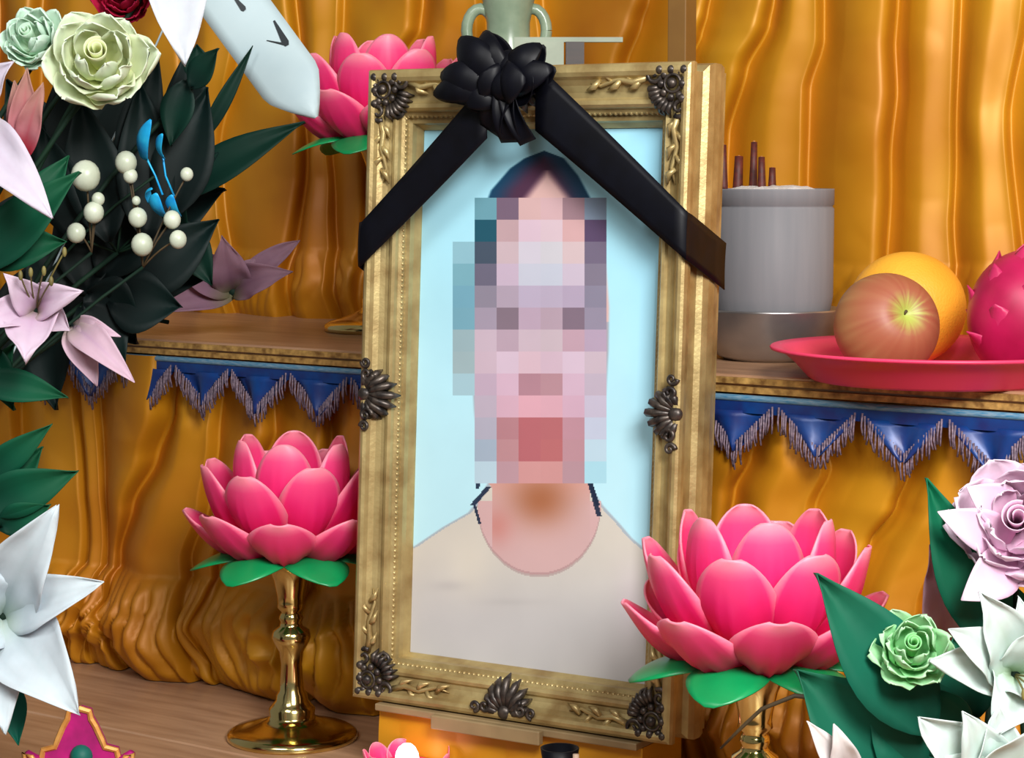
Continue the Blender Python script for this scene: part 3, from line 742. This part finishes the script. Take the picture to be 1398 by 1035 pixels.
# ------------------------------------------------------------------ bouquets
def px_n(n=0, r=0, u=0): return (-F+R*r+U*u).normalized()
def stemto(parent, c0, mouth, rad=.0022, sag=.03, name='stem'):
    c0 = Vector(c0); mouth = Vector(mouth); mid_ = (c0+mouth)/2+F*sag-R*(.12 if mouth.x < -1.3 else 0)
    return obj(name, *tube(bez(c0, mid_, mouth, 12), rad, 7), 'stem', parent)
def rose(label, cx, cy, d, rpx, cols_, facing, mouth, grp, seed=1, name='rose', extra=()):
    c0 = at(cx, cy, d); r = rpx*d/FPX; D = Vector(facing).normalized(); rnd = random.Random(seed)
    A = D.cross(Vector((0, 0, 1))).normalized(); B = A.cross(D).normalized()
    th = thing(name, label, 'flower', c0-D*r*.7, grp)
    g = grad((0, cols_[0]), (.5, cols_[1]), (1, cols_[2]))
    def lay(n, rad, base_r, h, wd, arch, cup, off):
        for i in range(n):
            a = 2*PI*(i+off)/n+rnd.uniform(-.15, .15); rd_ = A*math.cos(a)+B*math.sin(a)
            bs = c0-D*r*.65+rd_*base_r*r; tp = c0+rd_*rad*r*rnd.uniform(.86, 1.12)+D*h*r
            petal('petal', th, bs, tp, wd*r, D*.8-rd_*.6, arch=-arch, cup=cup, prof='round', colf=g, wave=.22, seed=seed+i, neck=.25)
    lay(6, 1.0, .1, -.02, 1.05, .16, .10, 0); lay(5, .80, .08, .26, .98, .2, .18, .4); lay(5, .52, .06, .42, .82, .22, .25, .1); lay(4, .30, .04, .48, .58, .24, .32, .6)
    sp = []
    V, Fc, C = [], [], []
    n = 46
    for i in range(n+1):
        t = i/n; a = t*2*PI*2.3; rr = r*(.06+.16*t)
        for j in range(5):
            h = j/4; V.append(c0-D*r*.4+D*r*(.92-.12*t)*h+(A*math.cos(a)+B*math.sin(a))*rr*(.55+.6*h)); C.append(mixc(cols_[0], cols_[1], h))
    for i in range(n):
        for j in range(4): a = i*5+j; Fc.append((a, a+1, a+6, a+5))
    obj('heart', V, Fc, 'petal', th, True, cols=C, solid=.0006)
    obj('calyx', *lathe([(.001, 0), (r*.18, r*.05), (r*.2, r*.2), (r*.1, r*.3)], c0-D*r*.9, 12, True, D), 'stem', th)
    for (bx0, by0, tx, ty, w_, ar) in extra:
        petal('petal', th, at(bx0, by0, d+.01), at(tx, ty, d-.01), w_*d/FPX, px_n(), arch=ar, cup=.08, prof='point', colf=g)
    stemto(th, c0-D*r*.88, mouth); return th
def lily(label, cx, cy, d, petals, cols_, mouth, grp, name='lily', stamens=None, dback=.02, throat=True, sag=.03):
    """petals: (tip px, tip py, width px, depth offset of the tip, arch)"""
    c0 = at(cx, cy, d+dback); th = thing(name, label, 'flower', c0, grp)
    g = grad((0, cols_[0]), (.35, cols_[1]), (1, cols_[2])); g2 = lambda t, s: mixc(g(t, s), cols_[3] if len(cols_) > 3 else cols_[1], .6*math.exp(-(s/.16)**2)*(1-t))
    for k, (tx, ty, w_, dz, ar) in enumerate(petals):
        petal('petal', th, c0, at(tx, ty, d+dz), w_*d/FPX, px_n(r=.1, u=.2), arch=ar, cup=.16, prof='point', colf=g2, wave=.2, seed=k+cx*.01, nt=16, ns=10)
    if stamens:
        for (tx, ty) in stamens:
            tp = at(tx, ty, d-.03); md = (c0+tp)/2-F*.01
            s_ = obj('stamen', *tube(bez(c0, md, tp, 8), .0007, 5), 'stamen', th)
            obj('anther', *ball(tp, .0018, 8, 6, (1, 1, 2.2)), 'stamen', s_)
    if throat: obj('throat', *lathe([(.0015, -.012), (.004, -.004), (.0052, .004), (.002, .006)], c0, 10, True, -F), 'stem', th)
    stemto(th, c0+F*.010, mouth, sag=sag); return th
# vases that hold the bouquets (outside the picture)
VL = onZ(-120, 1100, Z_LOW); VRt = onZ(1370, 1310, Z_LOW)
def vase(label, p, h=.16, k=1.0):
    tag(obj('flower_vase', *lathe([(0, 0), (.040*k, 0), (.046*k, .008), (.060*k, h*.45), (.052*k, h*.8), (.046*k, h*.93), (.050*k, h), (.046*k, h), (.041*k, h*.9), (0, h*.5)], p, 36, False), 'vase', origin=p), label, 'vase')
    return p+Vector((0, 0, h*.82))
mL = vase('dark vase holding the tall bouquet of white roses and lilies', VL, .17)
mR = vase('dark vase holding the pink rose and white lily bouquet', VRt, .10, .9)
def ml(i): return mL+Vector((math.cos(i*2.4)*.022, math.sin(i*2.4)*.022, 0))
def mr(i): return mR+Vector((math.cos(i*2.4)*.020, math.sin(i*2.4)*.020, 0))
GL, GR = 'flowers of the tall bouquet', 'flowers of the pink and white bouquet'
ivory = ((196, 200, 120), (214, 222, 176), (220, 232, 206))
rose('full ivory green tinted white rose above the white berries', 134, 78, 1.74, 74, ivory, -F+U*.25+R*.1, ml(0), GL, 3)
rose('smaller mint white rose tucked behind the full ivory rose', 42, 50, 1.79, 46, ((170, 196, 150), (190, 222, 196), (206, 232, 212)), -F+U*.4-R*.2, ml(1), GL, 5)
rose('dark crimson rose above the full ivory rose', 168, -6, 1.79, 40, ((120, 0, 24), (150, 6, 40), (170, 20, 60)), -F+U*.2, ml(2), GL, 8)
white = ((176, 190, 170), (198, 200, 208), (204, 206, 214), (182, 190, 192))
pinkw = ((140, 130, 100), (198, 168, 190), (212, 190, 206), (180, 144, 174))
shaded = ((104, 104, 70), (126, 94, 112), (148, 114, 128), (110, 76, 98))  # shade painted into the petals: pinks dimmed for the lily on the shelf
lily('white lily with a broad petal hanging beside the lettered ribbon', 236, -70, 1.76, [(254, 92, 84, -.02, .12), (170, -10, 60, -.01, .2), (330, -60, 60, -.01, .2), (200, -150, 60, -.01, .2), (290, -150, 60, -.01, .2)], white, ml(3), GL)
lily('pale pink lily bud with crimson base below the mint rose', 32, 212, 1.73, [(38, 92, 40, -.012, .08), (60, 112, 36, -.02, .08), (20, 110, 34, .01, .08)], ((190, 10, 36), (196, 120, 130), (170, 128, 112), (190, 60, 80)), ml(4), GL, name='lily_bud', throat=False)
lily('white lily with one long petal beside the crimson based bud', -50, 160, 1.72, [(74, 302, 74, -.03, .12), (22, 84, 60, -.02, .1), (16, 200, 56, .01, .1), (-110, 60, 60, -.02, .15), (-140, 240, 60, -.02, .15)], ((180, 170, 160), (202, 190, 206), (208, 196, 210), (190, 168, 190)), ml(5), GL)
lily('pale pink lily with long curved stamens beside the shelf end', 50, 424, 1.70, [(34, 498, 74, -.03, .15), (116, 398, 50, -.02, .18), (2, 372, 50, -.02, .2), (-40, 450, 50, -.02, .2), (96, 452, 46, .01, .1)], pinkw, ml(6), GL, stamens=[(88, 344), (42, 372), (28, 376), (60, 370), (70, 384)])
lily('lilac pink lily with two drooping petals over the valance', 100, 446, 1.80, [(188, 528, 46, -.02, .28), (134, 530, 46, .0, .26), (168, 462, 30, -.01, .2)], ((170, 150, 140), (206, 170, 186), (212, 178, 196), (170, 130, 170)), ml(7), GL, throat=False)
lily('dusky pink lily darkened for shade lying over the upper shelf', 318, 398, 2.16, [(216, 346, 56, -.02, .15), (302, 318, 54, -.03, .18), (404, 372, 46, -.02, .2), (350, 352, 40, .01, .2), (196, 424, 46, -.02, .1), (410, 330, 34, .03, .2)], shaded, at(230, 440, 2.2), GL)
lily('large white lily with broad crinkled petals before the ruffled hem', 4, 842, 1.66, [(82, 686, 96, -.03, .14), (148, 794, 78, -.02, .16), (112, 978, 116, -.035, .14), (8, 1006, 70, -.02, .15), (-90, 760, 90, -.02, .2), (-100, 900, 90, -.02, .2)], ((176, 190, 172), (196, 206, 214), (204, 214, 220), (160, 176, 180)), ml(9), GL, dback=.035)
# leafy branches
dk = grad((0, (4, 30, 26)), (.5, (4, 44, 34)), (1, (6, 40, 30))); gn = grad((0, (2, 44, 34)), (.5, (4, 76, 52)), (1, (24, 84, 54))); shade_lf = grad((0, (5, 16, 16)), (1, (6, 30, 28)))  # the near-black gradient puts the bouquet's inner shade into the leaf colour
def branch(label, d, leaves, mouth, grp, colf=dk, name='leafy_branch', root=None, srad=.0022):
    rt = at(root[0], root[1], d+.03) if root else at(leaves[0][0], leaves[0][1], d+.03)
    th = thing(name, label, 'leaves', rt, grp)
    for k, (bx0, by0, tx, ty, w_, dz) in enumerate(leaves):
        bs = at(bx0, by0, d+.008+dz*.3); tp = at(tx, ty, d+dz)
        petal('leaf', th, bs, tp, w_*d/FPX, px_n(r=.35*math.sin(k*2.1), u=.3*math.cos(k*1.7)), m='leaf', arch=.06, cup=.14, prof='leaf', colf=colf, nt=12, ns=6)
        obj('twig', *tube(bez(bs, (bs+rt)/2+F*.006, rt, 5), .0012, 5), 'stem', th)
    stemto(th, rt, mouth, srad, .02); return th
GB = 'leafy branches of the tall bouquet'
branch('shade darkened leaves crowding behind the ivory rose and white berries', 1.86, [(150, 330, 110, 130, 84, 0), (200, 330, 190, 110, 80, .01), (120, 330, 60, 170, 80, .0), (230, 300, 285, 120, 84, .01), (170, 250, 215, 70, 60, .02), (100, 260, 90, 90, 70, .02), (250, 250, 262, 60, 70, .03)], ml(10), GB, shade_lf, root=(160, 345))
branch('shade darkened leaves filling between the berries and the shelf', 1.90, [(140, 380, 230, 250, 90, 0), (120, 400, 100, 240, 84, .01), (170, 400, 300, 300, 84, .01), (150, 410, 250, 420, 90, .0), (110, 420, 170, 500, 80, .0), (140, 330, 300, 210, 80, .02), (120, 400, 195, 440, 90, .01), (90, 400, 40, 330, 80, .0)], ml(11), GB, shade_lf, root=(125, 405))
branch('dense shade darkened leaves at the back of the tall bouquet', 1.97, [(110, 300, 10, 110, 110, 0), (110, 300, 90, 110, 110, .01), (130, 300, 200, 90, 110, .0), (150, 300, 280, 150, 110, .01), (150, 330, 310, 260, 100, .0), (140, 350, 280, 380, 110, .01), (110, 360, 190, 470, 110, .0), (80, 360, 90, 490, 100, .01), (60, 330, -30, 300, 110, .0), (60, 360, 10, 520, 90, .0), (130, 320, 230, 200, 100, .02), (60, 420, 80, 560, 80, .0)], ml(21), GB, shade_lf, root=(105, 330))
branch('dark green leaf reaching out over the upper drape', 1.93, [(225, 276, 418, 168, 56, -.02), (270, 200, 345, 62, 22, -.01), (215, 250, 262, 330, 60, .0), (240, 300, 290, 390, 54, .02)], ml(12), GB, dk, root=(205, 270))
branch('bright green arching leaf below the white lily petal', 1.76, [(-30, 372, 112, 236, 74, -.01), (-40, 340, 92, 330, 70, .01), (20, 330, 96, 214, 60, .02)], ml(13), GB, gn, root=(-35, 365))
branch('green leaves spread before the drape below the pale pink lily', 1.74, [(-30, 520, 94, 544, 48, -.01), (-30, 655, 72, 578, 42, -.01), (-30, 690, 108, 642, 66, .0), (-20, 710, 60, 610, 60, .01), (-40, 560, 20, 470, 56, .01), (-10, 470, 22, 560, 50, .01), (0, 720, 70, 688, 50, .0)], ml(14), GB, gn, root=(-40, 640))
branch('teal leaf hanging below the large white lily', 1.70, [(14, 930, 26, 1018, 40, -.01), (-20, 900, 8, 1000, 40, .0)], ml(15), GB, grad((0, (0, 74, 64)), (1, (20, 110, 90))), root=(-10, 905))
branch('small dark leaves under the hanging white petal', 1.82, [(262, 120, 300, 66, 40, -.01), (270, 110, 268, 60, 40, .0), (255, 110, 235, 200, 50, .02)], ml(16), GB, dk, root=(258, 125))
# white berries
def berries(label, d, lst, root, mouth):
    rt = at(root[0], root[1], d+.015); th = thing('berry_sprig', label, 'berries', rt, 'white berry sprigs of the tall bouquet')
    for (x, y, r) in lst:
        c_ = at(x, y, d); obj('berry', *ball(c_, r*d/FPX, 14, 9, (1, 1, 1.08)), 'berry', th)
        obj('twig', *tube(bez(c_+F*.003, (c_+rt)/2+U*.006, rt, 6), .0008, 5), 'twig', th)
    stemto(th, rt, mouth, .0014, .02)
berries('sprig with one large round white berry and smaller ones below', 1.77, [(117, 240, 20), (128, 290, 14), (104, 318, 13), (134, 272, 9)], (125, 345), ml(17))
berries('sprig of small white berries beside the blue foil', 1.80, [(172, 222, 15), (188, 297, 13), (194, 334, 15), (235, 300, 12), (243, 327, 12), (178, 240, 10), (255, 238, 9), (186, 274, 6)], (195, 365), ml(18))
# blue foil ribbon
bf = thing('foil_ribbon', 'shiny blue foil ribbon curling among the dark leaves', 'ribbon', at(215, 250, 1.835))
for (x0, y0, x1, y1, w_) in ((194, 216, 209, 162, 22), (221, 214, 225, 182, 18), (218, 294, 216, 262, 26), (240, 294, 237, 264, 22), (204, 274, 210, 260, 12)):
    petal('curl', bf, at(x0, y0, 1.825), at(x1, y1, 1.80), w_*1.8/FPX, px_n(u=.5), m='bluefoil', arch=.2, cup=-.2, prof='round', neck=.3)
obj('strand', *tube([at(199, 214, 1.826), at(212, 240, 1.836), at(222, 266, 1.832)], .0009, 6), 'bluefoil', bf)
obj('strand', *tube([at(222, 212, 1.826), at(226, 240, 1.836), at(238, 268, 1.832)], .0009, 6), 'bluefoil', bf)
obj('tie', *tube(bez(at(212, 240, 1.836), at(-60, 420, 1.92), ml(19), 10), .0012, 6), 'stem', bf)
# lettered white ribbon
wd_ = 1.93
wr = thing('lettered_ribbon', 'white condolence ribbon with black brush strokes hanging over the pink lotus', 'ribbon', at(355, 60, wd_))
N_ = 22; V, Fc = [], []
A0, A1 = Vector((268, -64)), Vector((432, 160)); t2 = (A1-A0).normalized(); n2 = Vector((t2.y, -t2.x))
def rpt(t, s, off=0):
    p = A0.lerp(A1, t); h = 44*(1 if t < .80 else max(.03, (1-t)/.20)**.75)
    q = p+n2*(s*h); dd = wd_+.012*math.sin(t*4+.5)+.004*s*s-.010*t
    return at(q.x, q.y, dd-off)
for j in range(N_+1):
    for i in range(7): V.append(rpt(j/N_, -1+2*i/6))
for j in range(N_):
    for i in range(6): a = j*7+i; Fc.append((a, a+1, a+8, a+7))
obj('band', V, Fc, 'ribbonwhite', wr, True, solid=.0006)
def stroke(p0, p1, w_):
    a, b2 = Vector(p0), Vector(p1); tt = (b2-a).normalized(); nn = Vector((tt.y, -tt.x)); V, Fc = [], []
    for j in range(9):
        t = j/8; p = a.lerp(b2, t); hw2 = w_*(.25+.75*t)*(1 if j < 8 else .5)
        for s in (-1, 1):
            q = p+nn*s*hw2; dl = q-A0; tq = dl.dot(t2)/(A1-A0).length; sq = dl.dot(n2)/44; V.append(rpt(tq, sq, .0014))
    for j in range(8): Fc.append((2*j, 2*j+1, 2*j+3, 2*j+2))
    obj('brush_stroke', V, Fc, 'ink', wr, True)
stroke((374, 28), (392, 62), 5.5); stroke((364, 55), (392, 61), 1.8); stroke((318, -6), (334, 14), 4.5); stroke((300, -30), (330, -22), 4)
obj('tie', *tube(bez(rpt(0, 0), at(200, 100, 2.0), ml(20), 10), .001, 5), 'ribbonwhite', wr)

# right bouquet
pk = ((206, 146, 178), (222, 186, 208), (230, 206, 222))
rose('large pale pink rose beside the green leaf at the lower shelf', 1388, 712, 1.40, 92, pk, -F+U*.25-R*.2, mr(0), GR, 11, extra=((1380, 740, 1278, 698, 60, .1), (1385, 760, 1310, 820, 70, .12), (1380, 700, 1318, 664, 60, .12)))
rose('green rose bud half open between the leaf and the white lily', 1246, 884, 1.365, 54, ((110, 176, 100), (130, 200, 132), (176, 220, 172)), -F+U*.5-R*.1, mr(1), GR, 14, name='rose_bud')
wh2 = ((150, 180, 130), (194, 210, 202), (208, 220, 216), (166, 188, 162))
lily('white lily with green throat under the pale pink rose', 1384, 920, 1.36, [(1334, 806, 84, -.015, .15), (1290, 858, 76, -.02, .12), (1266, 902, 76, -.01, .12), (1362, 1004, 86, -.02, .15), (1430, 840, 80, -.02, .15), (1450, 980, 80, -.02, .15), (1388, 812, 64, .0, .2)], wh2, mr(2), GR, stamens=[(1404, 936), (1412, 924), (1398, 948)])
lily('low white lily with square cut petals below the green bud', 1350, 1075, 1.355, [(1252, 978, 96, -.01, .1), (1310, 968, 80, -.02, .12), (1362, 962, 84, -.015, .12), (1420, 985, 90, -.02, .12), (1250, 1050, 80, -.01, .12)], wh2, mr(3), GR)
lily('small white flower peeping out beside the large dark leaf', 1150, 1062, 1.372, [(1098, 982, 40, -.01, .15), (1136, 985, 44, -.015, .15), (1110, 1050, 40, -.01, .15)], ((180, 170, 160), (220, 210, 212), (236, 226, 222), (190, 180, 180)), mr(4), GR, throat=False)
GRB = 'leaves of the pink and white bouquet'
lf = grad((0, (2, 66, 50)), (.5, (8, 92, 70)), (1, (30, 96, 70)))
branch('large dark green leaf overlapping the pink lotus petals', 1.39, [(1268, 1000, 1110, 782, 120, -.012)], mr(5), GRB, lf, name='leaf', root=(1290, 1030))
branch('broad green leaves spreading low beside the brass lamp stand', 1.405, [(1250, 1085, 1082, 914, 150, -.01), (1300, 1080, 1180, 900, 150, .01), (1320, 1010, 1210, 930, 110, .0), (1330, 980, 1300, 870, 90, .02)], mr(6), GRB, lf, root=(1300, 1100))
branch('upright green leaf behind the pale pink rose', 1.43, [(1345, 880, 1262, 652, 84, -.01), (1370, 880, 1330, 780, 100, .01)], mr(7), GRB, grad((0, (0, 60, 44)), (1, (8, 104, 70))), name='leaf', root=(1360, 900))
lily('lilac grey petal standing behind the green rose bud', 1290, 880, 1.45, [(1268, 742, 62, -.01, .08)], ((150, 120, 110), (170, 132, 140), (178, 140, 160), (150, 110, 130)), mr(8), GR, throat=False, name='petal_flower')
tw = thing('bare_twig', 'thin bare twig crossing below the pink lotus beside the large leaf', 'twig', at(1110, 945, 1.44))
obj('twig', *tube([at(984, 1022, 1.47), at(1010, 996, 1.46), at(1040, 968, 1.45), (at(1085, 950, 1.44)), at(1180, 960, 1.44), at(1300, 1080, 1.43), mr(9)], [.0008, .0012, .0014, .0016, .0018, .002, .002], 7), 'twig', tw)

# ------------------------------------------------------------------ magenta lotus ornament
pm = onZ(112, 1078, Z_LOW); dm = (pm-CAM).dot(F)
mo = thing('lotus_ornament', 'magenta felt lotus ornament with stepped gold cord edge', 'ornament', pm)
half = [(0, 966), (14, 970), (16, 980), (22, 990), (30, 1008), (34, 1018), (50, 1022), (54, 1040), (64, 1058), (58, 1078)]
outl = [(112+x, y) for x, y in half]+[(112-x, y) for x, y in reversed(half[1:])]
nn = Vector((-F.x, -F.y, 0)).normalized(); rr_ = Vector((R.x, R.y, 0))
def mp_(x, y, o): return pm+rr_*((x-112)*dm/FPX)+Vector((0, 0, max(0, (1078-y))*dm/FPX*1.03))+nn*o
n = len(outl); V = [mp_(x, y, .006) for x, y in outl]+[mp_(x, y, -.006) for x, y in outl]
Fc = [tuple(range(n)), tuple(range(2*n-1, n-1, -1))]+[(i, i+n, (i+1) % n+n, (i+1) % n) for i in range(n)]
obj('body', V, Fc, 'magenta', mo, False)
obj('gold_edge', *tube([mp_(x, y, .006) for x, y in outl]+[mp_(*outl[0], .006)], .0026, 6), 'goldcord', mo, False)
for s in (-1, 1):
    obj('side_petal', *join(tube([mp_(112+s*34, 1078, .003), mp_(112+s*60, 1040, .006), mp_(112+s*72, 1024, .008)], [.006, .008, .003], 8)), 'magenta', mo)
    obj('gold_edge', *tube([mp_(112+s*46, 1060, .012), mp_(112+s*64, 1028, .012), mp_(112+s*74, 1024, .012), mp_(112+s*72, 1040, .012), mp_(112+s*70, 1070, .010)], .0022, 6), 'goldcord', mo)
obj('centre', *ball(mp_(114, 1030, .006), .0095, 12, 8, (1, 1, 1)), 'teal', mo)
# dark cup and pale rod under the frame
pd = onZ(764, 1132, Z_LOW)
dk_ = thing('dark_cup', 'small black cup under the frame beside the ledge', 'cup', pd)
obj('cup', *lathe([(0, 0), (.015, 0), (.015, .003), (.006, .008), (.005, .034), (.012, .044), (.015, .064), (.0135, .064), (.010, .046), (0, .043)], pd, 24, False), 'black', dk_)
pr_ = onZ(786, 1150, Z_LOW)
tag(obj('pale_rod', *tube([pr_, pr_+Vector((0, 0, .068))], .0024, 8), 'pale_rod', origin=pr_), 'thin pale rod standing beside the small black cup', 'rod')
for o in bpy.data.objects:
    if '_o' in o: del o['_o']
